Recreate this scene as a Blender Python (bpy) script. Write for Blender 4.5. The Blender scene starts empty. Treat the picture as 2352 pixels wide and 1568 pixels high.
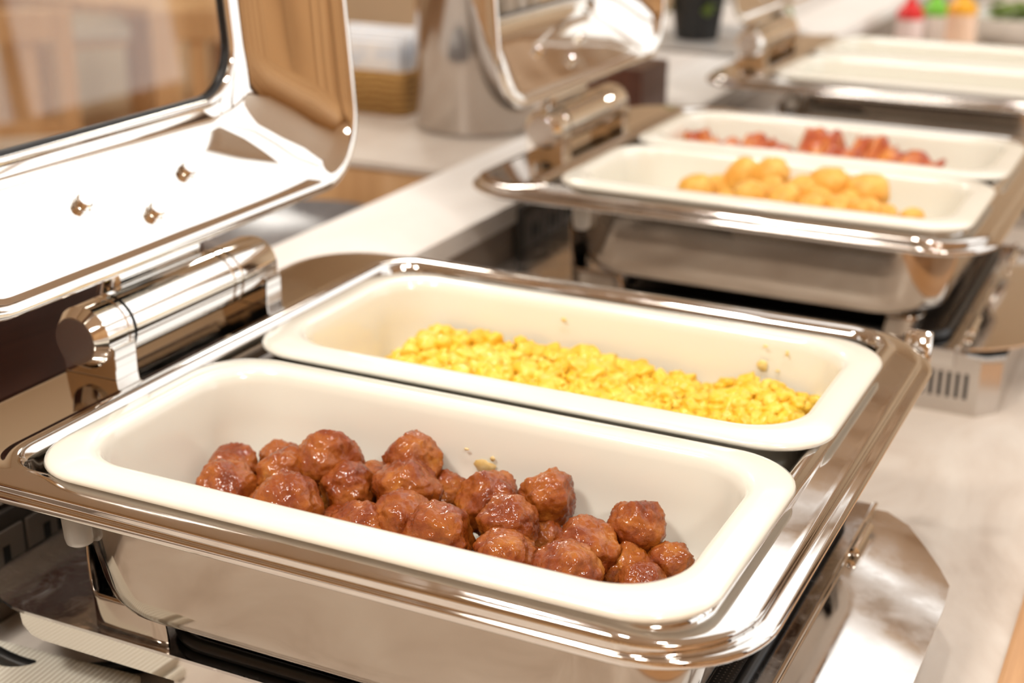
import bpy, bmesh, math, random
from mathutils import Vector, Matrix, noise
random.seed(7)
sc = bpy.context.scene
COL = sc.collection
PI = math.pi
# ------------------------------------------------------------------ camera (z = 0 is the rim plane of the chafing dishes)
F_PX, CAM_H = 3389.6, 0.2937
pitch, roll, yaw = (math.radians(a) for a in (20.0485, 0.5614, -25.5277))
fw = Vector((math.sin(yaw)*math.cos(pitch), math.cos(yaw)*math.cos(pitch), -math.sin(pitch)))
rt0 = Vector((math.cos(yaw), -math.sin(yaw), 0)); up0 = rt0.cross(fw)
rt = rt0*math.cos(roll) + up0*math.sin(roll); up = up0*math.cos(roll) - rt0*math.sin(roll)
cam = bpy.data.cameras.new('camera'); cam_o = bpy.data.objects.new('camera', cam); COL.objects.link(cam_o)
cam_o.matrix_world = Matrix(((rt.x, up.x, -fw.x, 0), (rt.y, up.y, -fw.y, 0), (rt.z, up.z, -fw.z, CAM_H), (0, 0, 0, 1)))
cam.sensor_width = 36; cam.sensor_fit = 'HORIZONTAL'; cam.lens = F_PX/2352*36
cam.clip_start = 0.02; cam.clip_end = 100
cam.dof.use_dof = True; cam.dof.focus_distance = 0.655; cam.dof.aperture_fstop = 7.0
sc.camera = cam_o
def ray(u, v): return fw*F_PX + rt*(u-1176) - up*(v-784)
def at_z(u, v, z):
    d = ray(u, v); return Vector((0, 0, CAM_H)) + d*((z-CAM_H)/d.z)
def at_y(u, v, y):
    d = ray(u, v); return Vector((0, 0, CAM_H)) + d*(y/d.y)
# ------------------------------------------------------------------ world, lights, exposure
w = bpy.data.worlds.new('sky'); sc.world = w; w.use_nodes = True
w.node_tree.nodes['Background'].inputs[0].default_value = (1.0, 0.985, 0.96, 1)
w.node_tree.nodes['Background'].inputs[1].default_value = 1.9
sc.view_settings.view_transform = 'Standard'; sc.view_settings.look = 'None'
sc.view_settings.gamma = 1; sc.view_settings.use_curve_mapping = False
sc.view_settings.exposure = 0.06
FLOOR, CEIL, COUNTER = -1.042, 2.1, -0.142
XL, XR, YB, YF = -4.6, 3.2, 6.4, -2.8            # room: left, right, back (far), front (behind the camera)
def area(name, loc, rot, sx, sy, power, color=(1, .95, .87), portal=False):
    l = bpy.data.lights.new(name, 'AREA'); l.shape = 'RECTANGLE'; l.size = sx; l.size_y = sy; l.energy = power; l.color = color
    l.cycles.is_portal = portal
    o = bpy.data.objects.new(name, l); COL.objects.link(o); o.location = loc; o.rotation_euler = rot
    return o
area('skylight_portal', (1.0, 3.12, CEIL-.01), (0, 0, 0), 4.2, 2.65, 1, portal=True)
area('skylight_portal', (1.0, 5.17, CEIL-.08), (0, 0, 0), 4.2, 1.25, 1, portal=True)
area('window_portal_right', (XR-.01, 3.3, .87), (0, PI/2, 0), 2.34, 4.4, 1, portal=True)
for lx_, ly_, pw_ in ((-.85, -.75, 24), (-2.2, 3.6, 26), (1.7, -1.3, 28)): area('ceiling_lamp_light', (lx_, ly_, CEIL-.07), (0, 0, 0), .36, .36, pw_, (1, .95, .87))  # last lamp is an added fill for the panelled wall
SPARKLE = ((-.95, .25), (-.30, .3), (.35, .25))  # unseen small ceiling lamps added for sparkle on the meatballs
for lx_, ly_ in SPARKLE: area('sparkle_light', (lx_, ly_, CEIL-.035), (0, 0, 0), .13, .13, 9, (1, .95, .88))
# ------------------------------------------------------------------ materials
MATS = {}
def mat(name, color=(.8, .8, .8), rough=.5, metal=0, spec=.5, coat=0, coat_rough=.05, trans=0, ior=1.45, sss=0, sss_col=None, emit=None, estr=0):
    m = bpy.data.materials.new(name); m.use_nodes = True; b = m.node_tree.nodes['Principled BSDF']; I = b.inputs
    I['Base Color'].default_value = (*color, 1); I['Roughness'].default_value = rough; I['Metallic'].default_value = metal
    I['Specular IOR Level'].default_value = spec; I['Coat Weight'].default_value = coat; I['Coat Roughness'].default_value = coat_rough
    I['Transmission Weight'].default_value = trans; I['IOR'].default_value = ior
    if sss:
        I['Subsurface Weight'].default_value = sss; I['Subsurface Radius'].default_value = sss_col or (.01, .005, .002); I['Subsurface Scale'].default_value = 1
    if emit: I['Emission Color'].default_value = (*emit, 1); I['Emission Strength'].default_value = estr
    MATS[name] = m
    return m
def N(m, t, **kw):
    n = m.node_tree.nodes.new(t)
    for k, v in kw.items():
        if hasattr(n, k): setattr(n, k, v)
        else: n.inputs[k].default_value = v
    return n
def L(m, a, b): m.node_tree.links.new(a, b)
def bsdf(m): return m.node_tree.nodes['Principled BSDF']
def coords(m, scale=(1, 1, 1)):
    t = N(m, 'ShaderNodeTexCoord'); mp = N(m, 'ShaderNodeMapping'); mp.inputs['Scale'].default_value = scale
    L(m, t.outputs['Object'], mp.inputs['Vector']); return mp.outputs['Vector']
def noise_tex(m, scale, detail=4, rough=.55, sc3=(1, 1, 1), dist=0):
    n = N(m, 'ShaderNodeTexNoise'); n.inputs['Scale'].default_value = scale; n.inputs['Detail'].default_value = detail
    n.inputs['Roughness'].default_value = rough; n.inputs['Distortion'].default_value = dist
    L(m, coords(m, sc3), n.inputs['Vector']); return n.outputs['Fac']
def ramp(m, fac, stops):
    r = N(m, 'ShaderNodeValToRGB'); e = r.color_ramp.elements
    while len(e) < len(stops): e.new(.5)
    for el, (p, c) in zip(e, stops): el.position = p; el.color = (*c, 1) if len(c) == 3 else c
    L(m, fac, r.inputs['Fac']); return r.outputs['Color']
def bump(m, fac, strength=.3, dist=.001):
    b = N(m, 'ShaderNodeBump'); b.inputs['Strength'].default_value = strength; b.inputs['Distance'].default_value = dist
    L(m, fac, b.inputs['Height']); L(m, b.outputs['Normal'], bsdf(m).inputs['Normal']); L(m, b.outputs['Normal'], bsdf(m).inputs['Coat Normal'])
def to_color(m, c): L(m, c, bsdf(m).inputs['Base Color'])
def to_rough(m, c): L(m, c, bsdf(m).inputs['Roughness'])
STEEL = mat('stainless_steel', (.66, .63, .60), .06, 1)
f = noise_tex(STEEL, 55, 3); to_rough(STEEL, ramp(STEEL, f, [(.35, (.04,)*3), (.75, (.11,)*3)]))
BODYM = mat('water_pan_steel_shaded', (.41, .355, .30), .07, 1); to_rough(BODYM, ramp(BODYM, noise_tex(BODYM, 30, 4), [(.35, (.05,)*3), (.75, (.13,)*3)]))  # steel darkened to stand in for the shaded counter it mirrors
CHROME = mat('polished_steel', (.84, .82, .79), .05, 1)
f = noise_tex(CHROME, 55, 3); to_rough(CHROME, ramp(CHROME, f, [(.35, (.03,)*3), (.75, (.10,)*3)]))
WAVY = mat('lid_steel', (.80, .77, .73), .045, 1)
bump(WAVY, noise_tex(WAVY, 11, 1), .16, .004)
SMEAR = mat('smeared_steel', (.58, .56, .54), .12, 1)
f = noise_tex(SMEAR, 38, 5, .65, (1, 1, 1), 1.2); to_rough(SMEAR, ramp(SMEAR, f, [(.42, (.08,)*3), (.72, (.34,)*3)]))
to_color(SMEAR, ramp(SMEAR, noise_tex(SMEAR, 160, 5, .7, (.5, 1.4, 1), 2.0), [(.58, (.52, .50, .49)), (.74, (.88, .88, .88))]))
BRUSH = mat('brushed_steel', (.62, .585, .55), .24, 1)
bump(BRUSH, noise_tex(BRUSH, 600, 2, .5, (.02, .02, 1)), .04, .0003)
CANM = mat('canister_steel', (.52, .47, .43), .10, 1); bump(CANM, noise_tex(CANM, 200, 2, .5, (.02, .02, 1)), .03, .0003)
CERAM = mat('cream_ceramic', (.84, .83, .75), .16, 0, .5, .6, .04)
LEDGE = mat('pale_stone', (.80, .775, .745), .38)
to_color(LEDGE, ramp(LEDGE, noise_tex(LEDGE, 9, 7, .62, (1, .5, 1), .6), [(.3, (.80, .775, .745)), (.62, (.89, .875, .855))]))
STONE = mat('taupe_stone', (.62, .55, .49), .33)
f = noise_tex(STONE, 6.5, 8, .62, (1.6, .7, 1), 1.1)
to_color(STONE, ramp(STONE, f, [(.28, (.47, .39, .325)), (.48, (.60, .53, .465)), (.72, (.70, .65, .59))]))
FACE = mat('taupe_panel', (.30, .245, .20), .4)
to_color(FACE, ramp(FACE, noise_tex(FACE, 14, 6, .6, (1, .35, 2)), [(.3, (.235, .19, .155)), (.7, (.36, .30, .25))]))
def wood(name, a, b, c, scale=18, st=(1, .06, 1), rough=.4, dist=1.4):
    m = mat(name, b, rough); f = noise_tex(m, scale, 6, .6, st, dist)
    to_color(m, ramp(m, f, [(.30, a), (.5, b), (.72, c)])); bump(m, f, .08, .0006); return m
OAK = wood('oak_wood', (.40, .21, .095), (.56, .315, .15), (.68, .42, .22))
OAKV = wood('oak_wood_upright', (.52, .29, .13), (.66, .40, .20), (.76, .50, .28), 16, (1, 1, .05))
DARKW = wood('dark_mahogany', (.050, .014, .007), (.085, .026, .012), (.13, .044, .020), 20, (1, .07, 1), .35)
PANELW = wood('wall_panel_wood', (.50, .31, .15), (.64, .42, .22), (.74, .52, .30), 5, (1, 1, .08), .5)
FLOORM = wood('floor_boards', (.36, .22, .13), (.47, .31, .19), (.56, .39, .26), 3.2, (1, .12, 1), .45)
WALLM = mat('cream_wall', (.78, .64, .46), .7); bump(WALLM, noise_tex(WALLM, 60, 3), .05, .001)
CEILM = mat('ceiling_paint', (.86, .80, .71), .8); bump(CEILM, noise_tex(CEILM, 50, 3), .04, .001)
FRAMEM = mat('window_frame_paint', (.55, .40, .27), .45); to_color(FRAMEM, ramp(FRAMEM, noise_tex(FRAMEM, 10, 4, .5, (1, 1, .1)), [(.3, (.46, .31, .19)), (.7, (.60, .43, .28))]))
GLASS = mat('clear_glass', (1, 1, 1), 0.0, 0, .5, trans=1, ior=1.05)
LIDGLASS = mat('lid_glass', (.93, .95, .93), 0.0, 0, .5, trans=1, ior=1.45)
BLACK = mat('black_rubber', (.012, .012, .013), .35); bump(BLACK, noise_tex(BLACK, 400, 2), .1, .0003)
PADM = mat('black_ribbed_glass', (.012, .010, .009), .22)
v = N(PADM, 'ShaderNodeTexVoronoi'); v.inputs['Scale'].default_value = 420; v.inputs['Randomness'].default_value = 0
L(PADM, coords(PADM), v.inputs['Vector']); to_color(PADM, ramp(PADM, v.outputs['Distance'], [(.16, (.075, .06, .05)), (.26, (.010, .008, .007))]))
DARKP = mat('dark_grey_plastic', (.060, .054, .050), .38); to_rough(DARKP, ramp(DARKP, noise_tex(DARKP, 120, 3), [(.3, (.3,)*3), (.7, (.48,)*3)]))
SOCKETP = mat('grey_socket_plastic', (.17, .15, .135), .4); bump(SOCKETP, noise_tex(SOCKETP, 300, 2), .05, .0002)
HOLE = mat('socket_hole', (.006, .006, .006), .6); bump(HOLE, noise_tex(HOLE, 200, 2), .05, .0002)
SILI = mat('frosted_silicone', (.84, .83, .79), .28, 0, .5, trans=.75, ior=1.35); bump(SILI, noise_tex(SILI, 180, 3), .12, .0006)
MEAT = mat('glazed_meat', (.30, .085, .028), .30, 0, .3, .62, .08)
f1 = noise_tex(MEAT, 46, 6, .65, dist=.4)
to_color(MEAT, ramp(MEAT, f1, [(.28, (.10, .011, .002)), (.43, (.25, .045, .004)), (.57, (.38, .102, .010)), (.75, (.57, .235, .035))]))
f2 = noise_tex(MEAT, 420, 7, .72); bump(MEAT, f2, .7, .0014)
cb = N(MEAT, 'ShaderNodeBump'); cb.inputs['Strength'].default_value = .55; cb.inputs['Distance'].default_value = .0016
L(MEAT, noise_tex(MEAT, 210, 3, .5), cb.inputs['Height']); L(MEAT, cb.outputs['Normal'], bsdf(MEAT).inputs['Coat Normal'])
to_rough(MEAT, ramp(MEAT, noise_tex(MEAT, 60, 4), [(.35, (.16,)*3), (.65, (.42,)*3)]))
SAUCE = mat('brown_sauce', (.16, .045, .014), .10, 0, .5, .8, .04); bump(SAUCE, noise_tex(SAUCE, 80, 3), .2, .001)
EGG = mat('scrambled_egg', (.90, .60, .055), .34, 0, .5, .25, .18, sss=.10, sss_col=(.003, .002, .0006))
to_color(EGG, ramp(EGG, noise_tex(EGG, 95, 5, .6), [(.30, (.80, .43, .018)), (.52, (.88, .57, .050)), (.75, (.92, .71, .17))]))
bump(EGG, noise_tex(EGG, 420, 4), .35, .0007)
EGGY = mat('egg_smear', (.88, .70, .25), .3); to_color(EGGY, ramp(EGGY, noise_tex(EGGY, 200, 3), [(.3, (.86, .62, .16)), (.7, (.90, .78, .42))]))
SAUCEY = mat('sauce_smear', (.72, .50, .16), .2); to_color(SAUCEY, ramp(SAUCEY, noise_tex(SAUCEY, 160, 3), [(.3, (.66, .42, .11)), (.7, (.80, .66, .36))]))
TOT = mat('fried_potato', (.80, .42, .075), .45, 0, .4, .15, .3, sss=.12, sss_col=(.004, .002, .001))
to_color(TOT, ramp(TOT, noise_tex(TOT, 60, 6, .65), [(.28, (.66, .26, .03)), (.5, (.83, .45, .085)), (.75, (.91, .62, .19))])); bump(TOT, noise_tex(TOT, 300, 5), .6, .001)
BACON = mat('browned_bacon', (.42, .09, .03), .35, 0, .5, .4, .15)
to_color(BACON, ramp(BACON, noise_tex(BACON, 22, 4, .6, (1, 1, 2.5), .8), [(.30, (.22, .030, .010)), (.45, (.48, .090, .022)), (.56, (.68, .25, .050)), (.75, (.82, .50, .18))])); bump(BACON, noise_tex(BACON, 200, 4), .4, .001)
TOWEL = mat('ribbed_towel', (.74, .70, .60), .9)
wv = N(TOWEL, 'ShaderNodeTexWave'); wv.inputs['Scale'].default_value = 105; wv.inputs['Distortion'].default_value = .4
L(TOWEL, coords(TOWEL, (1, -.35, 0)), wv.inputs['Vector']); to_color(TOWEL, ramp(TOWEL, wv.outputs['Fac'], [(.2, (.56, .51, .42)), (.7, (.76, .73, .64))])); bump(TOWEL, wv.outputs['Fac'], .5, .001)
GREYPL = mat('dark_grey_glaze', (.14, .14, .15), .3); to_color(GREYPL, ramp(GREYPL, noise_tex(GREYPL, 40, 3), [(.3, (.12, .12, .13)), (.7, (.17, .17, .18))]))
WICKER = mat('wicker', (.50, .29, .09), .6)
wv = N(WICKER, 'ShaderNodeTexWave'); wv.bands_direction = 'Z'; wv.inputs['Scale'].default_value = 40; wv.inputs['Distortion'].default_value = 6
L(WICKER, coords(WICKER), wv.inputs['Vector']); to_color(WICKER, ramp(WICKER, wv.outputs['Fac'], [(.2, (.34, .17, .04)), (.8, (.62, .39, .14))])); bump(WICKER, wv.outputs['Fac'], .6, .002)
PAPER = mat('white_paper', (.88, .90, .93), .7); to_color(PAPER, ramp(PAPER, noise_tex(PAPER, 25, 2), [(.35, (.70, .78, .90)), (.5, (.90, .92, .95))]))
def plain(name, c, r=.45, **k):
    m = mat(name, c, r, **k); h = tuple(min(1, x*1.12) for x in c); lo = tuple(x*.9 for x in c)
    to_color(m, ramp(m, noise_tex(m, 30, 3), [(.3, lo), (.7, h)])); return m
RED = plain('red_plastic', (.75, .02, .02), .35); GRN = plain('green_plastic', (.20, .62, .05), .35); ORG = plain('orange_plastic', (.95, .45, .02), .35)
BOTW = plain('white_bottle_plastic', (.82, .78, .74), .35); BOTP = plain('peach_bottle_plastic', (.86, .62, .46), .35); BOTR = plain('pale_pink_bottle_plastic', (.84, .70, .68), .35)
POTM = plain('black_pot', (.020, .020, .020), .4); LEAF = plain('green_leaf', (.16, .24, .035), .5); LEAFD = plain('dark_leaf', (.05, .09, .018), .5)
TRAYM = plain('grey_tray', (.50, .48, .46), .35); BLUEP = plain('pale_blue_wrap', (.45, .62, .92), .5); SHINYT = plain('tongs_steel', (.7, .68, .66), .2, metal=1)
BACKC = plain('pale_grey_counter', (.66, .64, .62), .4); CUSH = plain('beige_cushion', (.62, .52, .42), .8)
PANELM = mat('lamp_diffuser', (1, 1, 1), .5, emit=(1, .94, .84), estr=9)
# ------------------------------------------------------------------ mesh helpers
def mesh_obj(name, verts, faces, m, parent=None, origin=(0, 0, 0), smooth=True, mods=()):
    me = bpy.data.meshes.new(name); o3 = Vector(origin)
    me.from_pydata([tuple(Vector(v)-o3) for v in verts], [], faces); me.update()
    if smooth: me.polygons.foreach_set('use_smooth', [True]*len(me.polygons))
    me.materials.append(m)
    o = bpy.data.objects.new(name, me); COL.objects.link(o)
    if parent: o.parent = parent
    else: o.location = origin
    for k, kw in mods:
        md = o.modifiers.new(k.lower(), k)
        for a, b in kw.items(): setattr(md, a, b)
    return o
def bm_obj(name, bm, m, parent=None, origin=(0, 0, 0), smooth=False, mods=()):
    bmesh.ops.recalc_face_normals(bm, faces=bm.faces)
    v = [tuple(x.co) for x in bm.verts]; bm.verts.index_update(); f = [[x.index for x in p.verts] for p in bm.faces]; bm.free()
    return mesh_obj(name, v, f, m, parent, origin, smooth, mods)
def empty(name, loc): 
    o = bpy.data.objects.new(name, None); COL.objects.link(o); o.location = loc; o.empty_display_size = .05; return o
def tag(o, label, cat, group=None):
    o['label'] = label; o['category'] = cat
    if group: o['group'] = group
    return o
def struct(o): o['kind'] = 'structure'; return o
def rr(x0, x1, y0, y1, r, n=10):
    p = []
    for cx, cy, a0 in ((x1-r, y1-r, 0), (x0+r, y1-r, 90), (x0+r, y0+r, 180), (x1-r, y0+r, 270)):
        for i in range(n+1):
            a = math.radians(a0+90*i/n); p.append((cx+r*math.cos(a), cy+r*math.sin(a)))
    return p
def loft(loops, cap0=False, cap1=False, closed=False):
    n = len(loops[0]); v = [p for l in loops for p in l]; f = []
    K = len(loops)
    for k in range(K if closed else K-1):
        a, b = k*n, ((k+1) % K)*n
        for i in range(n):
            j = (i+1) % n; f.append((a+i, a+j, b+j, b+i))
    if cap0: f.append(tuple(range(n))[::-1])
    if cap1: f.append(tuple((K-1)*n+i for i in range(n)))
    return v, f
def rloft(specs, n=10, cap0=False, cap1=False):
    return loft([[(x, y, z) for x, y in rr(x0, x1, y0, y1, r, n)] for x0, x1, y0, y1, r, z in specs], cap0, cap1)
def inset_loft(rect, prof, n=10, cap0=False, cap1=False):
    x0, x1, y0, y1 = rect
    return rloft([(x0+i, x1-i, y0+i, y1-i, r, z) for i, z, r in prof], n, cap0, cap1)
def fix(o):      # consistent outward normals
    bm = bmesh.new(); bm.from_mesh(o.data); bmesh.ops.recalc_face_normals(bm, faces=bm.faces); bm.to_mesh(o.data); bm.free(); return o
def box_bm(bm, x0, x1, y0, y1, z0, z1, bev=0):
    r = bmesh.ops.create_cube(bm, size=1)
    for v in r['verts']:
        v.co = Vector((x0+(v.co.x+.5)*(x1-x0), y0+(v.co.y+.5)*(y1-y0), z0+(v.co.z+.5)*(z1-z0)))
    if bev:
        ed = {e for v in r['verts'] for e in v.link_edges}
        bmesh.ops.bevel(bm, geom=list(ed), offset=bev, segments=2, profile=.7, affect='EDGES')
def box(name, x0, x1, y0, y1, z0, z1, m, parent=None, origin=(0, 0, 0), bev=0):
    bm = bmesh.new(); box_bm(bm, x0, x1, y0, y1, z0, z1, bev); return bm_obj(name, bm, m, parent, origin)
def prism(name, poly, z0, z1, m, parent=None, origin=(0, 0, 0), bev=0):
    bm = bmesh.new(); a = [bm.verts.new((x, y, z0)) for x, y in poly]; b = [bm.verts.new((x, y, z1)) for x, y in poly]; n = len(poly)
    bm.faces.new(a[::-1]); bm.faces.new(b)
    for i in range(n): bm.faces.new((a[i], a[(i+1) % n], b[(i+1) % n], b[i]))
    if bev: bmesh.ops.bevel(bm, geom=[e for e in bm.edges], offset=bev, segments=2, profile=.7, affect='EDGES')
    return bm_obj(name, bm, m, parent, origin)
def lathe(prof, axis='Z', n=40, c=(0, 0, 0), cap=True):
    loops = []
    for r, h in prof:
        l = []
        for i in range(n):
            a = 2*PI*i/n; x, y = r*math.cos(a), r*math.sin(a)
            if axis == 'Z': p = (c[0]+x, c[1]+y, c[2]+h)
            elif axis == 'Y': p = (c[0]+y, c[1]+h, c[2]+x)
            else: p = (c[0]+h, c[1]+x, c[2]+y)
            l.append(p)
        loops.append(l)
    return loft(loops, cap, cap)
def lathe_obj(name, prof, m, parent=None, origin=(0, 0, 0), axis='Z', n=40, c=(0, 0, 0), smooth=True, cap=True):
    o = mesh_obj(name, *lathe(prof, axis, n, c, cap), m, parent, origin, smooth)
    fix(o)
    if smooth: sharp(o)
    return o
def sharp(o, ang=32):
    o.data.polygons.foreach_set('use_smooth', [True]*len(o.data.polygons))
    o.data.set_sharp_from_angle(angle=math.radians(ang)); return o
def tube(name, pts, r, m, parent=None, origin=(0, 0, 0), n=12):
    P = [Vector(p) for p in pts]; loops = []; prev = None
    for i, p in enumerate(P):
        t = (P[min(i+1, len(P)-1)]-P[max(i-1, 0)]).normalized()
        if prev is None: prev = t.orthogonal().normalized()
        prev = (prev-t*prev.dot(t)).normalized(); q = t.cross(prev)
        loops.append([tuple(p+(prev*math.cos(2*PI*k/n)+q*math.sin(2*PI*k/n))*r) for k in range(n)])
    o = mesh_obj(name, *loft(loops, True, True), m, parent, origin); return sharp(fix(o), 50)
def copy_tree(o, parent=None):
    c = o.copy(); COL.objects.link(c)
    if parent: c.parent = parent
    for ch in [x for x in bpy.data.objects if x.parent == o]: copy_tree(ch, c)
    return c
# ------------------------------------------------------------------ the room
def wall_with_openings(name, m, plane, fixed, thick, a0, a1, z0, z1, holes):
    bm = bmesh.new(); cuts = sorted(holes)
    def seg(p, q, za, zb):
        if q-p < 1e-4 or zb-za < 1e-4: return
        if plane == 'X': box_bm(bm, min(fixed, fixed+thick), max(fixed, fixed+thick), p, q, za, zb)
        else: box_bm(bm, p, q, min(fixed, fixed+thick), max(fixed, fixed+thick), za, zb)
    cur = a0
    for (p, q, za, zb) in cuts:
        seg(cur, p, z0, z1); seg(p, q, z0, za); seg(p, q, zb, z1); cur = q
    seg(cur, a1, z0, z1)
    return struct(bm_obj(name, bm, m))
struct(box('floor', XL, XR, YF, YB, FLOOR-.05, FLOOR, FLOORM))
SKY_A, SKY_B = (-1.1, 3.12, 4.55, 5.8), (-1.1, 3.12, 1.8, 4.45)
bm = bmesh.new()
for a in ((XL, -1.1, YF, YB), (3.12, XR, YF, YB), (-1.1, 3.12, YF, 1.8), (-1.1, 3.12, 4.45, 4.55), (-1.1, 3.12, 5.8, YB)): box_bm(bm, a[0], a[1], a[2], a[3], CEIL, CEIL+.12)
struct(bm_obj('ceiling', bm, CEILM))
struct(box('wall_left', XL-.1, XL, YF, YB, FLOOR, CEIL, WALLM))
wall_with_openings('wall_right', PANELW, 'X', XR, .1, YF, YB, FLOOR, CEIL, [(1.1, 3.2, -.3, 2.09), (3.3, 5.5, -.3, 2.09)])
struct(box('wall_front', XL, XR, YF-.1, YF, FLOOR, CEIL, PANELW))
wr = bpy.data.objects['wall_right']; wf = bpy.data.objects['wall_front']
DARKG = mat('panel_gap', (.10, .055, .03), .7); bump(DARKG, noise_tex(DARKG, 40, 3), .05, .001)
wr.data.materials[0] = DARKG; wf.data.materials[0] = DARKG
for k in range(18): y = YF+.02+k*.205; box('plank', XR-.02, XR, y, y+.19, FLOOR, CEIL, PANELW, wr, (0, 0, 0), .003)
for k in range(37): x = XL+.02+k*.205; box('plank', x, x+.19, YF, YF+.02, FLOOR, CEIL, PANELW, wf, (0, 0, 0), .003)
struct(box('wall_back', XL, XR, YB, YB+.1, FLOOR, CEIL, WALLM))
def window(name, rect, plane, fixed):
    a0, a1, z0, z1 = rect; bm = bmesh.new(); t = .05
    def bb(p, q, za, zb):
        if plane == 'X': box_bm(bm, fixed+.02, fixed+.07, p, q, za, zb)
        elif plane == 'Y': box_bm(bm, p, q, fixed-.07, fixed-.02, za, zb)
        else: box_bm(bm, p, q, za, zb, fixed+.03, fixed+.08)
    bb(a0, a0+t, z0, z1); bb(a1-t, a1, z0, z1); bb(a0+t, a1-t, z0, z0+t); bb(a0+t, a1-t, z1-t, z1); c = (a0+a1)/2; bb(c-t/2, c+t/2, z0+t, z1-t)
    if name == 'window_3':
        for k in range(1, 4): yy = z0+(z1-z0)*k/4; box_bm(bm, a0, a1, yy-.045, yy+.045, fixed-.06, fixed+.09)
    o = struct(bm_obj(name, bm, FRAMEM))
    return o
for i, r in enumerate([(1.1, 3.2, -.3, 2.09), (3.3, 5.5, -.3, 2.09)]): window('window_%d' % (i+1), r, 'X', XR)
window('window_3', SKY_A, 'Z', CEIL)
window('window_4', SKY_B, 'Z', CEIL)
# ceiling lamps: first lights buffet from behind the viewer, last added to brighten panelled wall
for (lx_, ly_), lab in zip(((-.85, -.75), (-2.2, 3.6), (1.7, -1.3)), ('square white panel lamp on the ceiling behind the buffet start', 'square white panel lamp on the ceiling above the dining chairs', 'square white panel lamp on the ceiling added to brighten the panelled wall')):
    c = (lx_, ly_, CEIL); cl = tag(empty('ceiling_lamp', c), lab, 'lamp', 'ceiling panel lamps')
    box('lamp_housing', lx_-.34, lx_+.34, ly_-.34, ly_+.34, CEIL-.05, CEIL, BOTW, cl, c, .004)
    box('diffuser', lx_-.31, lx_+.31, ly_-.31, ly_+.31, CEIL-.062, CEIL-.05, PANELM, cl, c)
for (lx_, ly_), lab in zip(SPARKLE, ('small round ceiling downlight above the back counter, added for glints on the food', 'small round ceiling downlight above the chafing dishes, added for glints on the food', 'small round ceiling downlight above the wooden counter edge, added for glints on the food')):  # made-up fixtures around the added sparkle lights
    c = (lx_, ly_, CEIL); dl = tag(empty('sparkle_lamp', c), lab, 'lamp', 'added ceiling sparkle lamps')
    lathe_obj('trim_ring', [(.085, -.001), (.115, -.001), (.118, -.010), (.112, -.022), (.090, -.026), (.085, -.020)], BOTW, dl, c, 'Z', 32, c, cap=False)
    lathe_obj('lens', [(.084, -.018), (.084, -.022)], PANELM, dl, c, 'Z', 32, c)
# ------------------------------------------------------------------ buffet counter and ledge
LX, LZ = -.572, -.052      # front face of the ledge, top of the ledge
WX = -.0567                # where stone meets the wooden edge
oc = (-.3, 2, FLOOR)
bc = tag(empty('buffet_counter', oc), 'long buffet counter with taupe stone top and wooden front edge', 'counter')
box('stone_top', LX+.002, WX, -.6, 5.2, COUNTER-.03, COUNTER, STONE, bc, oc)
box('wooden_edge', WX, WX+.075, -.6, 5.2, COUNTER-.034, COUNTER+.003, OAK, bc, oc, .003)
box('cabinet_body', LX+.01, WX+.05, -.58, 5.18, FLOOR, COUNTER-.034, OAKV, bc, oc)
ol = (LX-.055, 2, FLOOR)
lg = tag(empty('raised_ledge', ol), 'narrow pale stone ledge running behind the chafing dishes', 'ledge')
box('ledge_top', LX-.112, LX+.004, -.6, 5.2, LZ-.02, LZ, LEDGE, lg, ol, .0015)
box('ledge_face', LX-.108, LX, -.6, 5.2, FLOOR, LZ-.02, FACE, lg, ol)
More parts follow.
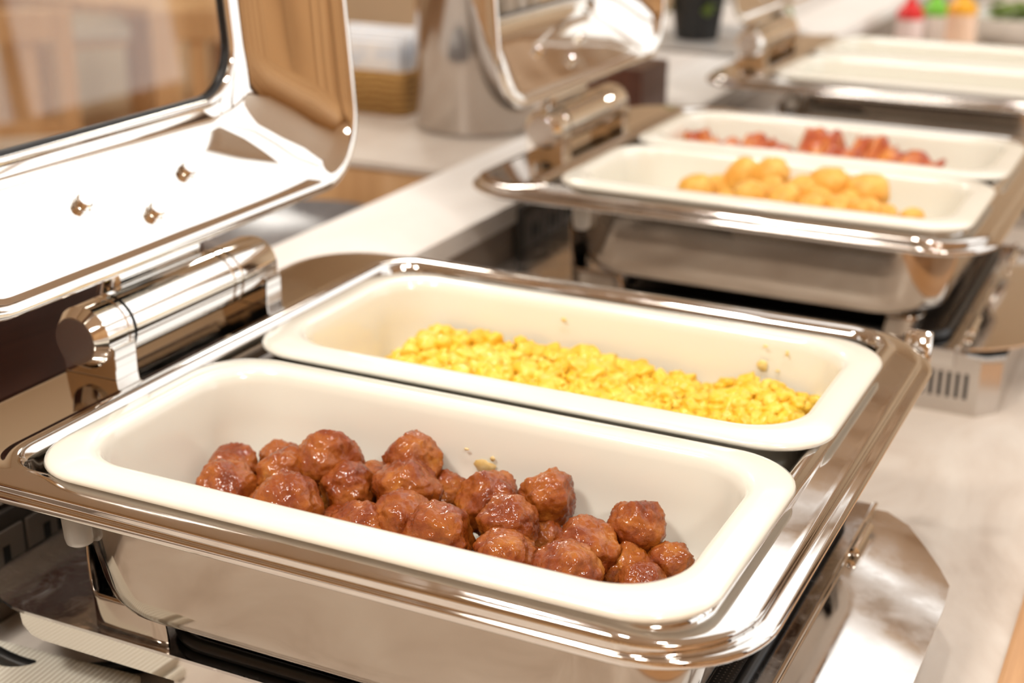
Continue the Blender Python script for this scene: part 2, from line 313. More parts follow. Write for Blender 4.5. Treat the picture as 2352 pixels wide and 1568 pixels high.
# ------------------------------------------------------------------ heater bases
def heater_base():
    o0 = (-.32, .638, COUNTER)
    e = empty('heater_base', o0)
    zt = -.090
    y0, y1 = .481, .795; x0, x1 = -.545, -.1435
    poly = []
    for cx, cy, a0, r in ((x1-.003, y1-.003, 0, .003), (x0+.045, y1-.045, 90, .045), (x0+.045, y0+.045, 180, .045), (x1-.003, y0+.003, 270, .003)):
        for i in range(9): a = math.radians(a0+90*i/8); poly.append((cx+r*math.cos(a), cy+r*math.sin(a)))
    prism('top_plate', poly, zt-.0016, zt, SMEAR, e, o0)
    # folded aprons on the long sides
    for s, yy in ((1, y0), (-1, y1)):
        ap = [(-.503, -.0916), (-.1435, -.0916), (-.1435, -.104), (-.490, -.104), (-.497, -.1025), (-.502, -.098)]
        bm = bmesh.new(); a = [bm.verts.new((x, yy, z)) for x, z in ap]; b = [bm.verts.new((x, yy+s*.0014, z)) for x, z in ap]; n = len(ap)
        bm.faces.new(a); bm.faces.new(b[::-1])
        for i in range(n): bm.faces.new((a[i], a[(i+1) % n], b[(i+1) % n], b[i]))
        bm_obj('apron', bm, STEEL, e, o0)
    hp = [(-.41, .4835), (-.1415, .4835), (-.124, .4835), (-.110, .500), (-.110, .776), (-.124, .7925), (-.1415, .7925), (-.41, .7925)]
    tz = [zt-.0018 if x < -.14 else zt-.0045-(x+.1405)*math.tan(math.radians(11)) for x, y in hp]; n = len(hp)
    V = [(x, y, COUNTER) for x, y in hp]+[(x, y, z) for (x, y), z in zip(hp, tz)]
    bx = fix(mesh_obj('housing', V, [tuple(range(n))[::-1], (8, 9, 14, 15), (9, 10, 11, 12, 13, 14)]+[(i, (i+1) % n, n+(i+1) % n, n+i) for i in range(n)], BRUSH, e, o0, False))
    for k in range(9):
        x = -.186+k*.0064
        box('vent_slot', x, x+.0029, .4829, .4845, -.1285, -.1085, HOLE, bx, o0)
    # hinged flap with a rounded end
    fl = [(-.1405, .788), (-.1345, .7882), (-.120, .776), (-.106, .7535), (-.0945, .733), (-.0865, .716), (-.085, .695), (-.085, .585), (-.0865, .562), (-.092, .543), (-.103, .5225), (-.120, .502), (-.1345, .4898), (-.1405, .490)]
    sl = math.tan(math.radians(11)); eye = Vector((0, 0, CAM_H)); top = []
    for x, y in fl:
        d = Vector((x, y, zt))-eye      # keep the traced outline while the flap hangs outwards
        t = (zt-.1405*sl-eye.z)/(d.z+d.x*sl); top.append(eye+d*t)
    n = len(top); V = [tuple(p+Vector((0, 0, .0005))) for p in top]+[tuple(p-Vector((0, 0, .0013))) for p in top]
    fp = mesh_obj('flap', V, [tuple(range(n)), tuple(range(2*n-1, n-1, -1))]+[(i, n+i, n+(i+1) % n, (i+1) % n) for i in range(n)], STEEL, e, o0, False); fix(fp)
    box('flap_fold', -.1435, -.1405, .482, .79, zt, zt+.0042, CHROME, e, o0, .0008)
    for yc in (.7405, .535):
        lathe_obj('hinge_knuckle', [(.0008, -.0175), (.0028, -.0168), (.0028, .0168), (.0008, .0175)], CHROME, fp, o0, 'Y', 16, (-.1388, yc, zt+.0042))
    # black heating pad with a rounded rubber edge
    pd = mesh_obj('heating_pad', *rloft([(-.420, -.158, .492, .782, .026, zt), (-.420, -.158, .492, .782, .026, zt+.0022), (-.418, -.160, .494, .780, .024, zt+.003)], 8, False, True), PADM, e, o0); sharp(fix(pd))
    lo = []
    for k in range(9):
        a = PI*2*k/8
        lo.append((-.4225-.0035*math.cos(a), -.1555+.0035*math.cos(a), .4895-.0035*math.cos(a), .7845+.0035*math.cos(a), .028+.0035*math.cos(a), zt+.0035+.0035*math.sin(a)))
    fix(mesh_obj('rubber_rim', *rloft(lo, 8), BLACK, pd, o0))
    # four bent corner sheets that carry the dish
    for sx, sy in ((-1, -1), (-1, 1), (1, -1), (1, 1)):
        cx, cy = (-.4635 if sx < 0 else -.176), (.4862 if sy < 0 else .789)
        path = []
        la = .038 if sx < 0 else .012
        for t in (0, .25, .5, .75): path.append((-sx*(la+.012)*(1-t)-sx*.012*t, 0))
        for i in range(7):
            a = PI/2*i/6; path.append((-sx*.012*(1-math.sin(a)), -sy*.012*(1-math.cos(a))))
        for t in (.33, .66, 1): path.append((0, -sy*(.012+.035*t)))
        loops = []
        for k in range(7):
            t = k/6; row = []
            for px, py in path:      # low where the sheet runs under the water pan, tall beside it
                hgt = .0193+(.0600-.0193)*max(0, 1-abs(px)/.010)**2 if sx < 0 else .0193
                row.append((cx+px+sx*.003*t*t, cy+py, zt+t*hgt))
            loops.append(row)
        n = len(path); v = [p for l in loops for p in l]; fcs = [(k*n+i, k*n+i+1, (k+1)*n+i+1, (k+1)*n+i) for k in range(6) for i in range(n-1)]
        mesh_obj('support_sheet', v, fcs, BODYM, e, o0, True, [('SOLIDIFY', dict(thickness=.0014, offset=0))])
    return e
hb = heater_base()
# ------------------------------------------------------------------ chafing dishes
AX, AZ = -.528, .022       # hinge axis
PAN_X0, PAN_X1 = -.4705, -.1415
def chafing_dish():
    o0 = (-.32, .645, -.0868)
    e = empty('chafing_dish', o0)
    S = [(-.480, -.154, .4625, .824, .020, -.012), (-.480, -.154, .4625, .824, .020, -.001), (-.4815, -.153, .4620, .8255, .021, .0018), (-.4845, -.1515, .4612, .828, .023, .0038), (-.488, -.149, .4602, .831, .025, .0044),
         (-.4915, -.147, .4592, .834, .027, .0036), (-.494, -.1455, .4584, .836, .028, .0018), (-.4955, -.1445, .4578, .8375, .029, .0004), (-.500, -.142, .4570, .839, .031, .0),
         (-.540, -.1325, .4528, .8445, .046, -.0001), (-.546, -.1300, .4516, .847, .048, -.0005), (-.5485, -.1282, .4509, .8484, .049, -.0014), (-.549, -.1276, .4507, .849, .049, -.0026), (-.5478, -.1288, .4516, .848, .0485, -.0046), (-.5480, -.1286, .4514, .848, .0485, -.0057),
         (-.550, -.126, .4507, .850, .0495, -.0062), (-.5525, -.1235, .4502, .8525, .051, -.0063), (-.5545, -.1218, .4498, .8542, .052, -.0070), (-.555, -.1212, .4497, .8548, .052, -.0085), (-.5545, -.1218, .4499, .8542, .052, -.0100), (-.552, -.124, .4507, .852, .051, -.0108), (-.546, -.130, .4535, .846, .049, -.0105)]
    V, Fc = rloft(S, 14); nl = len(V)//len(S); lift = {5: .0006, 6: .0024, 7: .0036, 8: .0037, 9: .0019, 10: .0007}
    for k, dz in lift.items():        # the long sides are crowned, the hinge shelf and the guest side are flat
        for q in range(k*nl, (k+1)*nl):
            x, y, z = V[q]
            if y < .52 or y > .78: V[q] = (x, y, z+dz*max(0, min(1, (x+.50)/.03))*max(0, min(1, (-.15-x)/.04)))
    fix(mesh_obj('rim', V, Fc, STEEL, e, o0))
    # water pan: deep body with rounded bottom
    B = [(0, -.003, .050), (0, -.012, .050), (.0015, -.030, .049), (.0045, -.050, .048), (.0065, -.0580, .047), (.0095, -.0635, .046), (.0135, -.0668, .044), (.017, -.0680, .042), (.0185, -.0692, .041), (.021, -.0702, .040), (.028, -.0704, .036), (.06, -.0704, .03)]
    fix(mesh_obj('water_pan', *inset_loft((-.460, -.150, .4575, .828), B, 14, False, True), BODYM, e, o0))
    # hinge: two feet, barrel with grooves, end cap
    for ya, yb in ((.574, .592), (.715, .731)):
        bm = bmesh.new(); box_bm(bm, AX-.017, AX+.0185, ya, yb, -.0004, AZ-.004, .0007); bm_obj('hinge_foot', bm, CHROME, e, o0)
    ya = .5655
    pf = [(.0132, 0), (.0136, .0004), (.0170, .0058), (.0176, .0066), (.0176, .0215), (.0170, .0220), (.0170, .0234), (.0176, .0239), (.0176, .0272), (.0150, .0274), (.0150, .0292), (.0178, .0294), (.0178, .118), (.0170, .1186), (.0170, .1198), (.0178, .1204), (.0178, .1262), (.0168, .1268), (.0168, .1282), (.0176, .1288), (.0176, .160), (.0165, .165), (.013, .168)]
    hbar = lathe_obj('hinge_barrel', pf, CHROME, e, o0, 'Y', 48, (AX, ya, AZ))
    lathe_obj('end_cap', [(.0128, -.0003), (.0128, .0008)], BRUSH, hbar, o0, 'Y', 40, (AX, ya, AZ))
    lathe_obj('groove_ring', [(.0162, .0274), (.0162, .0292)], BLACK, hbar, o0, 'Y', 40, (AX, ya, AZ))
    # silicone bumper hanging under the near hinge corner
    lathe_obj('bumper', [(.0079, 0), (.0077, -.004), (.0069, -.016), (.0062, -.0188), (.0045, -.0200)], SILI, e, o0, 'Z', 28, (-.4425, .4645, -.0105))
    # bent strip loop at the far guest-side corner
    lp = []
    for a in range(0, 181, 15): lp.append((.012+.0035*math.sin(math.radians(a)), .0035*math.cos(math.radians(a))))
    pts = [(-.012, .0035)]+lp+[(-.012, -.0035)]
    v = [(-.1400+px*.55, .8600+py, z) for z in (-.034, -.003) for px, py in pts]; n = len(pts)
    mesh_obj('strip_loop', v, [(i, i+1, n+i+1, n+i) for i in range(n-1)], CHROME, e, o0, True, [('SOLIDIFY', dict(thickness=.0008, offset=0))])
    # ---- lid, modelled closed around the hinge axis, then swung open
    ly0, ly1, lx0, lx1 = .4680, .836, -.492, -.136; yc = (ly0+ly1)/2
    la = Vector((AX, yc, AZ))
    def LP(p): return (p[0]-la.x, p[1]-la.y, p[2]+.005-la.z)
    prof = [(-.002, .0052, .047), (-.0042, .0046, .048), (-.0052, .0028, .048), (-.0046, .0008, .048), (-.0026, -.0002, .047), (-.0004, .0006, .046), (.001, .003, .046), (.003, .0065, .046), (.006, .0100, .046), (.015, .0185, .046), (.025, .0280, .045), (.035, .0375, .044), (.044, .0455, .043), (.049, .0485, .042), (.054, .0500, .040), (.058, .0506, .039), (.064, .0512, .036)]
    V, Fc = inset_loft((lx0, lx1, ly0, ly1), prof, 14)
    lid = mesh_obj('lid', [LP(p) for p in V], Fc, WAVY, e, (0, 0, 0), True, [('SOLIDIFY', dict(thickness=.0009, offset=0))])
    lid.location = la-Vector(o0); lid.rotation_euler = (0, -math.radians(95), 0)
    def sub(name, V, Fc, m, smooth=True, mods=()): return mesh_obj(name, [LP(p) for p in V], Fc, m, lid, (0, 0, 0), smooth, mods)
    fr = [(.0575, .0495), (.0575, .0470), (.0585, .0452), (.0603, .0446), (.0622, .0452), (.0632, .0470), (.0632, .0520)]
    V, Fc = inset_loft((lx0, lx1, ly0, ly1), [(i, h, .039-(i-.0575)) for i, h in fr], 14); fix(sub('window_frame', V, Fc, CHROME))
    gk = [(.0630, .0478), (.0642, .0478), (.0655, .0500), (.0655, .0540)]
    V, Fc = inset_loft((lx0, lx1, ly0, ly1), [(i, h, .034) for i, h in gk], 14); fix(sub('gasket', V, Fc, BLACK))
    V, Fc = inset_loft((lx0, lx1, ly0, ly1), [(.064, .0500, .034), (.064, .0535, .034)], 14, True, True); o = fix(sub('window_glass', V, Fc, LIDGLASS)); sharp(o)
    for ins, h, yy in ((.0288, .0317, .602), (.0279, .0308, .692), (.0149, .0184, .644)):
        nrm = Vector((.0095, 0, -.0100)); nrm.normalize()
        q = nrm.to_track_quat('Z', 'Y'); base = Vector((lx0+ins, yy, h))
        V, Fc = lathe([(.0055, -.0008), (.0055, .0008), (.0042, .0012), (.0046, .0014), (.0048, .0018), (.0048, .0046), (.0040, .0056)], 'Z', 12)
        bo = sub('bolt', [tuple(base+q @ Vector(p)) for p in V], Fc, CHROME); sharp(fix(bo), 25)
    # bracket between barrel and the outside of the lid
    pr = [(AX-.004, AZ+.0165-.005), (AX+.010, AZ+.0175-.005), (AX+.028, AZ+.010-.005), (AX+.046, AZ+.006), (lx0+.026, .0352)]
    V = []; 
    for yy in (.606, .694): V += [(x, yy, z) for x, z in pr]
    n = len(pr); sub('lid_bracket', V, [(i, i+1, n+i+1, n+i) for i in range(n-1)], CHROME, True, [('SOLIDIFY', dict(thickness=.004, offset=0)), ('BEVEL', dict(width=.001, segments=2))])
    V, Fc = lathe([(.004, 0), (.0075, .002), (.0075, .074), (.004, .076)], 'Y', 24, (AX+.020, .612, AZ+.0085)); sharp(fix(sub('bracket_roller', V, Fc, CHROME)))
    return e, lid
cd1, lid1 = chafing_dish()
OFF = [(0, 0, 0), (-.0043, .602, 0), (.0076, 1.177, 0)]
BASES, DISHES = [hb], [cd1]
for k in (1, 2):
    b = copy_tree(hb); b.location = Vector(hb.location)+Vector(OFF[k]); BASES.append(b)
    d = copy_tree(cd1); d.location = Vector(cd1.location)+Vector(OFF[k]); DISHES.append(d)
DISHES[1].rotation_euler.z = math.radians(-.5)
for d, lab in zip(DISHES, ('steel chafing dish with open lid holding meatballs and scrambled eggs', 'steel chafing dish with open lid holding potato bites and bacon', 'steel chafing dish with open lid holding two empty white pans')): tag(d, lab, 'chafing dish', 'chafing dishes along the buffet')
for b, lab in zip(BASES, ('steel heater base under the dish of meatballs and eggs', 'steel heater base with vent slots under the potato and bacon dish', 'steel heater base under the dish with two empty pans')): tag(b, lab, 'heater base', 'heater bases along the buffet')
# ------------------------------------------------------------------ white food pans
PW = .1663; PY = (.4552, .6300)
PPROF = [(.030, -.0555, .026), (.020, -.050, .026), (.0165, -.02, .026), (.0155, .0046, .027), (.004, .0046, .032), (.0010, .0050, .033), (0, .0060, .034), (.0005, .0078, .034), (.0022, .0090, .034), (.0055, .0098, .034), (.0100, .0105, .034), (.0142, .0108, .0335), (.0170, .0099, .033), (.0187, .0076, .0325), (.0198, .003, .032), (.0215, -.015, .031), (.0240, -.035, .030), (.0278, -.0440, .029), (.033, -.0485, .027), (.042, -.0505, .022), (.055, -.051, .015)]
def make_pan(y0):
    cx, cy = (PAN_X0+PAN_X1)/2, y0+PW/2
    v, f = inset_loft((PAN_X0, PAN_X1, y0, y0+PW), PPROF, 12, True, True)
    o = fix(mesh_obj('food_pan', v, f, CERAM, None, (cx, cy, -.0555)))
    return o
p0 = make_pan(PY[0])
plab = [['white ceramic pan full of glazed meatballs', 'white ceramic pan of yellow scrambled eggs'], ['white ceramic pan of golden potato bites', 'white ceramic pan of browned bacon pieces'], ['empty white ceramic pan beside the bacon pan', 'empty white ceramic pan nearest the squeeze bottles']]
for d in range(3):
    for k in range(2):
        o = p0 if (d, k) == (0, 0) else p0.copy()
        if o is not p0: COL.objects.link(o); o.rotation_euler.z = 0; o.location = Vector(p0.location)+Vector((OFF[d][0], OFF[d][1]+PY[k]-PY[0], 0))
        tag(o, plab[d][k], 'pan', 'white food pans in the chafing dishes')
# ------------------------------------------------------------------ meatballs
def ico(sub):
    bm = bmesh.new(); bmesh.ops.create_icosphere(bm, subdivisions=sub, radius=1)
    v = [x.co.copy() for x in bm.verts]; bm.verts.index_update(); f = [tuple(x.index for x in p.verts) for p in bm.faces]; bm.free(); return v, f
I5 = ico(5); I4 = ico(4); I3 = ico(3); I2 = ico(2)
def meat_mesh(seed):
    rnd = random.Random(seed); off = Vector((seed*7.3, seed*3.1, seed*5.7)); vs = []
    cuts = [(Vector((rnd.uniform(-1, 1), rnd.uniform(-1, 1), rnd.uniform(-1, 1))).normalized(), rnd.uniform(.72, .92)) for _ in range(4)]
    for p in I5[0]:
        q = p.copy()
        for n, d in cuts:
            s = q.dot(n)
            if s > d: q -= n*(s-d)*.75
        k = 1+.16*noise.noise(p*1.4+off)+.08*noise.noise(p*3.2+off)+.05*noise.noise(p*7+off)+.040*noise.noise(p*13+off)+.026*noise.noise(p*24+off)
        vs.append(q*k*.0135)
    me = bpy.data.meshes.new('meatball'); me.from_pydata(vs, [], I5[1]); me.polygons.foreach_set('use_smooth', [True]*len(me.polygons)); me.materials.append(MEAT); return me
MM = [meat_mesh(s) for s in range(1, 9)]
BALLS = [(540, 1082, 60, -.033), (522, 1122, 68, -.029), (655, 1092, 66, -.024), (660, 1168, 78, -.025), (755, 1058, 73, -.018), (650, 1060, 50, -.030), (798, 1130, 67, -.028), (948, 1062, 69, -.0155), (935, 1122, 75, -.021), (862, 1115, 55, -.031),
         (825, 1224, 73, -.030), (930, 1202, 72, -.026), (1005, 1238, 82, -.025), (1030, 1138, 54, -.031), (1122, 1152, 71, -.023), (1258, 1145, 68, -.018), (1167, 1208, 69, -.022), (1157, 1294, 75, -.030), (1248, 1245, 55, -.035), (1350, 1266, 77, -.028),
         (1302, 1320, 79, -.026), (1462, 1210, 68, -.021), (1440, 1312, 62, -.0355), (1540, 1302, 60, -.034), (1475, 1352, 60, -.035)]
def put_ball(i, p, r):
    o = bpy.data.objects.new('meatball', MM[i % len(MM)]); COL.objects.link(o); o.location = p
    rd = random.Random(i*31+5); o.rotation_euler = (rd.uniform(0, 6), rd.uniform(0, 6), rd.uniform(0, 6)); o.scale = (r*1.04/.0135,)*3
    tag(o, 'brown meatball in shiny glaze piled in the white pan', 'meatball', 'glazed meatballs in the front pan')
for i, (u, v_, rp, z) in enumerate(BALLS):
    p = at_z(u, v_, z); r = rp/F_PX*(p-Vector((0, 0, CAM_H))).dot(fw)
    put_ball(i, p, r)
for i, (x, y) in enumerate([(-.395, .545), (-.368, .568), (-.35, .54), (-.325, .57), (-.30, .55), (-.275, .575), (-.245, .545), (-.218, .572)]): put_ball(40+i, Vector((x, y, -.038)), .0126)
sv, sf = rloft([(-.425, -.183, .497, .577, .02, -.0506), (-.425, -.183, .497, .577, .02, -.047), (-.422, -.186, .50, .574, .019, -.046)], 8, True, True)
o = fix(mesh_obj('sauce_pool', sv, sf, SAUCE, None, (-.3, .537, -.0506))); tag(o, 'thin pool of brown glaze under the meatballs', 'sauce'); o['kind'] = 'stuff'
def smear(name, piece, blobs, m, label, yplane, cat):
    # thin stuck-on residue on the far inner wall of a pan
    e = None
    for u, v_, ru, rv in blobs:
        c = at_y(u, v_, yplane); vs = []
        if e is None: e = tag(empty(name, c), label, cat); c0 = c
        s = (c-Vector((0, 0, CAM_H))).dot(fw)/F_PX; n = 18
        for k in range(n):
            a = 2*PI*k/n; q = 1+.35*noise.noise(Vector((math.cos(a)*1.5+u, math.sin(a)*1.5, v_*.1)))
            vs.append(c+Vector((math.cos(a)*ru*s*q, 0, math.sin(a)*rv*s*q)))
        for k in range(n): vs.append(vs[k]*.75+c*.25+Vector((0, -.0007, 0)))
        mesh_obj(piece, vs, [(k, (k+1) % n, n+(k+1) % n, n+k) for k in range(n)]+[tuple(n+k for k in range(n))], m, e, c0)
smear('sauce_smear', 'sauce_fleck', [(1112, 1070, 27, 16), (1132, 1053, 6, 7), (1072, 1031, 6, 3)], SAUCEY, 'dried yellow sauce smear on the pan wall above the meatballs', PY[0]+PW-.0228, 'smear')
smear('egg_smear', 'egg_fleck', [(1752, 838, 13, 14), (1786, 851, 5, 3), (1758, 795, 6, 4), (1295, 733, 6, 5), (1808, 812, 4, 8)], EGGY, 'bits of dried egg stuck to the pan wall above the eggs', PY[1]+PW-.0222, 'smear')
# ------------------------------------------------------------------ scrambled eggs: one heap of curds
vs, fs = [], []
ex0, ex1, ey0, ey1 = -.4415, -.1715, .659, .7675
def egg_h(x, y):
    t = (x-ex0)/(ex1-ex0); s = (y-ey0)/(ey1-ey0)
    h = -.0245+.006*s+.0055*math.exp(-((t-.12)/.06)**2)*s+.003*math.exp(-((t-.30)/.10)**2)+.004*math.exp(-((t-.88)/.07)**2)*s-.005*math.exp(-((t-.72)/.05)**2)*s
    h += .0045*noise.noise(Vector((x*55, y*55, 2.2)))
    edge = min(1, max(0, t-.005)/(.07+.10*(1-s)))
    return -.050+(h+.050)*(edge**.6)
nx, ny = 90, 40
for i in range(nx+1):
    for j in range(ny+1):
        x = ex0+(ex1-ex0)*i/nx; y = ey0+(ey1-ey0)*j/ny
        z = egg_h(x, y)-.003
        vs.append((x, y, min(z, -.006)))
for i in range(nx):
    for j in range(ny): a = i*(ny+1)+j; fs.append((a, a+ny+1, a+ny+2, a+1))
er = random.Random(11)
for k in range(1900):
    x = er.uniform(ex0+.006, ex1-.004); y = er.uniform(ey0+.004, ey1-.003)
    big = er.random(); r = .0019+.0052*big**2.2
    z = egg_h(x, y)-r*er.uniform(-.35, .60)
    V_, F_ = I3 if r > .0032 else I2
    sc_ = Vector((er.uniform(.75, 1.35), er.uniform(.75, 1.3), er.uniform(.55, 1.0)))
    rot = Matrix.Rotation(er.uniform(0, 6.28), 3, 'Z') @ Matrix.Rotation(er.uniform(-.6, .6), 3, 'X'); off = Vector((k*1.7, k*.9, k*.3)); b = len(vs)
    for p in V_:
        q = p*(1+.50*noise.noise(p*1.3+off)+.30*noise.noise(p*2.9+off)+.16*noise.noise(p*6+off)); q = rot @ Vector((q.x*sc_.x, q.y*sc_.y, q.z*sc_.z))
        vs.append((x+q.x*r, y+q.y*r, z+q.z*r))
    fs += [(a+b, c+b, d+b) for a, c, d in F_]
o = tag(mesh_obj('scrambled_eggs', vs, fs, EGG, None, (-.305, .71, -.0505)), 'soft yellow scrambled eggs heaped in the white pan', 'scrambled eggs'); o['kind'] = 'stuff'
# ------------------------------------------------------------------ potato bites
def tot_mesh(seed):
    off = Vector((seed*5.1, seed*2.3, seed)); vs = []
    for p in I4[0]:
        e = .72; q = Vector((math.copysign(abs(p.x)**e, p.x), math.copysign(abs(p.y)**.95, p.y), math.copysign(abs(p.z)**.95, p.z)))
        k = 1+.10*noise.noise(p*1.8+off)+.05*noise.noise(p*5+off)+.03*noise.noise(p*11+off)
        vs.append((q.x*1.22*k*.015, q.y*k*.015, q.z*k*.015))
    me = bpy.data.meshes.new('potato_bite'); me.from_pydata(vs, [], I4[1]); me.polygons.foreach_set('use_smooth', [True]*len(me.polygons)); me.materials.append(TOT); return me
TM = [tot_mesh(s) for s in range(1, 5)]
TOTS = [(1600, 436, 36, 1.125), (1645, 432, 30, 1.150), (1705, 405, 38, 1.160), (1768, 405, 40, 1.165), (1722, 450, 37, 1.115), (1800, 462, 34, 1.108), (1838, 440, 34, 1.135), (1905, 425, 42, 1.150), (1990, 443, 44, 1.148), (1925, 478, 30, 1.115), (1862, 476, 28, 1.105), (1985, 488, 34, 1.115), (2030, 496, 26, 1.125), (2092, 508, 30, 1.115), (1668, 460, 24, 1.120), (1770, 440, 30, 1.140), (1880, 460, 30, 1.130), (1755, 478, 28, 1.115), (1950, 470, 30, 1.135)]
for i, (u, v_, rp, y) in enumerate(TOTS):
    p = at_y(u, v_, y); r = rp/F_PX*(p-Vector((0, 0, CAM_H))).dot(fw)
    o = bpy.data.objects.new('potato_bite', TM[i % 4]); COL.objects.link(o); o.location = p; o.scale = (r/.015,)*3
    rd = random.Random(i*17+3); o.rotation_euler = (rd.uniform(-.4, .4), rd.uniform(-.9, .3), rd.uniform(-1.2, 1.2))
    tag(o, 'golden fried potato bite piled in the white pan', 'potato', 'fried potato bites')
# ------------------------------------------------------------------ bacon
def bacon(i, u, v_, z, ln, wd, ang, curl, tilt):
    p = at_y(u, v_, z); vs, fs = [], []; n = 22; m = 7; th = .0035
    for side in (0, 1):
        for a in range(n+1):
            for b in range(m+1):
                s = a/n-.5; t = b/m-.5
                x = math.sin(s*curl)/max(curl, .01)*ln; zz = (math.cos(s*curl)-1)/max(curl, .01)*ln*.9+.0035*math.sin(s*14+i)
                y = t*wd*(1+.15*math.sin(a*.9+i)); zz += .003*noise.noise(Vector((s*6, t*4, i)))*1.5+(th/2 if side else -th/2)
                vs.append((x, y, zz))
    K = (n+1)*(m+1)
    for a in range(n):
        for b in range(m):
            q = a*(m+1)+b; fs.append((q, q+1, q+m+2, q+m+1)); fs.append((K+q, K+q+m+1, K+q+m+2, K+q+1))
    for a in range(n):
        q = a*(m+1); fs.append((q, q+m+1, K+q+m+1, K+q)); q += m; fs.append((q, K+q, K+q+m+1, q+m+1))
    for b in range(m):
        q = b; fs.append((q, K+q, K+q+1, q+1)); q = n*(m+1)+b; fs.append((q, q+1, K+q+1, K+q))
    o = fix(mesh_obj('bacon_piece', vs, fs, BACON)); o.location = p; o.rotation_euler = (tilt, 0, ang)
    tag(o, 'curled browned bacon piece lying in the white pan', 'bacon', 'browned bacon pieces')
for i, a in enumerate([(1612, 325, 1.325, .040, .030, .5, 2.0, .5), (1668, 340, 1.315, .050, .030, .1, 1.2, .3), (1722, 338, 1.325, .045, .032, -.5, 2.2, .7), (1800, 354, 1.310, .055, .032, .2, 1.4, .2), (1868, 338, 1.328, .060, .042, -.15, 2.6, .75), (1915, 364, 1.305, .05, .035, -.6, 1.8, .4), (1985, 356, 1.325, .052, .040, -.3, 2.4, .8), (2072, 378, 1.315, .068, .036, -.25, 1.3, .5)]): bacon(i, *a)
# ------------------------------------------------------------------ sockets on the ledge face
def outlet(y0, z0, y1, z1, label):
    c = (LX, (y0+y1)/2, (z0+z1)/2); e = tag(empty('power_outlet', c), label, 'outlet')
    box('cover_plate', LX-.0005, LX+.008, y0, y1, z0, z1, DARKP, e, c, .0015)
    n = 3; w_ = (y1-y0-.016)/n
    for k in range(n):
        a = y0+.008+k*w_
        s = box('socket', LX+.0078, LX+.0098, a+.0015, a+w_-.0015, z0+.010, z1-.010, SOCKETP, e, c, .0008)
        box('socket_hole', LX+.0094, LX+.0101, a+w_*.32, a+w_*.44, (z0+z1)/2-.006, (z0+z1)/2+.007, HOLE, s, c); box('socket_hole', LX+.0094, LX+.0101, a+w_*.58, a+w_*.70, (z0+z1)/2-.006, (z0+z1)/2+.007, HOLE, s, c)
    return e
outlet(.455, -.126, .600, -.074, 'dark power outlet on the ledge face by the folded towel')
outlet(1.197, -.113, 1.335, -.058, 'dark power outlet on the ledge face behind the potato dish')
# power cord running to the base
cp = [Vector((LX+.0098, .485, -.100)), Vector((-.545, .478, -.105)), Vector((-.525, .485, -.125)), Vector((-.50, .500, -.136)), Vector((-.46, .53, -.137)), Vector((-.412, .56, -.132))]
pts = []
for i in range(len(cp)-1):
    p_, a, b, c = cp[max(i-1, 0)], cp[i], cp[i+1], cp[min(i+2, len(cp)-1)]
    for k in range(6):
        t = k/6; pts.append(.5*((2*a)+(b-p_)*t+(2*p_-5*a+4*b-c)*t*t+(3*a-p_-3*b+c)*t**3))
tube('power_cord', pts+[cp[-1]], .0042, BLACK, hb, (-.32, .638, COUNTER))
# folded towel at the near end of the base
tw = tag(empty('folded_towel', (-.50, .46, COUNTER)), 'folded off-white ribbed towel lying under the steel base plate', 'towel')
for k in range(2):
    bm = bmesh.new(); box_bm(bm, -.565+.004*k, -.445-.004*k, .425, .508-.003*k, COUNTER+.0065*k+.0003, COUNTER+.0065*k+.0062, .0025)
    o = bm_obj('towel_layer', bm, TOWEL, tw, (-.50, .46, COUNTER))
tw.rotation_euler.z = math.radians(4)
# ------------------------------------------------------------------ things on and behind the ledge
def wood_block(y0, y1, z1, label):
    c = (LX-.065, (y0+y1)/2, LZ); e = tag(empty('menu_stand', c), label, 'menu stand')
    box('stand_body', LX-.100, LX-.030, y0, y1, LZ, z1, DARKW, e, c, .002); box('card_slot', LX-.068, LX-.062, y0+.01, y1-.01, z1-.002, z1+.0006, HOLE, e, c)
wood_block(.30, .775, .018, 'dark mahogany menu stand behind the open lid of the meatball dish')
wood_block(1.60, 1.69, .006, 'dark mahogany menu stand behind the lid of the potato dish')
# back counter with a plate, wooden riser, container, basket
ob = (-.9, 2, FLOOR)
bk = tag(empty('back_counter', ob), 'pale grey counter behind the raised ledge', 'counter')
BZ = -.142
box('counter_top', -1.13, LX-.114, .55, 4.2, BZ-.03, BZ, BACKC, bk, ob); box('counter_body', -1.10, LX-.13, .6, 4.15, FLOOR, BZ-.03, OAKV, bk, ob)
pc = Vector((-.835, 1.235, BZ))
o = lathe_obj('grey_plate', [(.030, .001), (.045, 0), (.048, .003), (.085, .011), (.108, .019), (.111, .021), (.108, .0225), (.084, .0150), (.05, .007), (.02, .006)], GREYPL, None, pc, 'Z', 48, pc); tag(o, 'round dark grey plate on the pale counter behind the ledge', 'plate')
RZ = -.075
orr = (-.95, 1.75, BZ)
rs = tag(empty('wooden_riser', orr), 'low wooden riser with taupe stone top under the steel container', 'riser')
RX1 = LX-.118
box('stone_top', -1.12, RX1, 1.357, 2.05, RZ-.008, RZ, STONE, rs, orr, .001); box('riser_body', -1.117, RX1-.003, 1.360, 2.047, BZ, RZ-.008, OAKV, rs, orr)
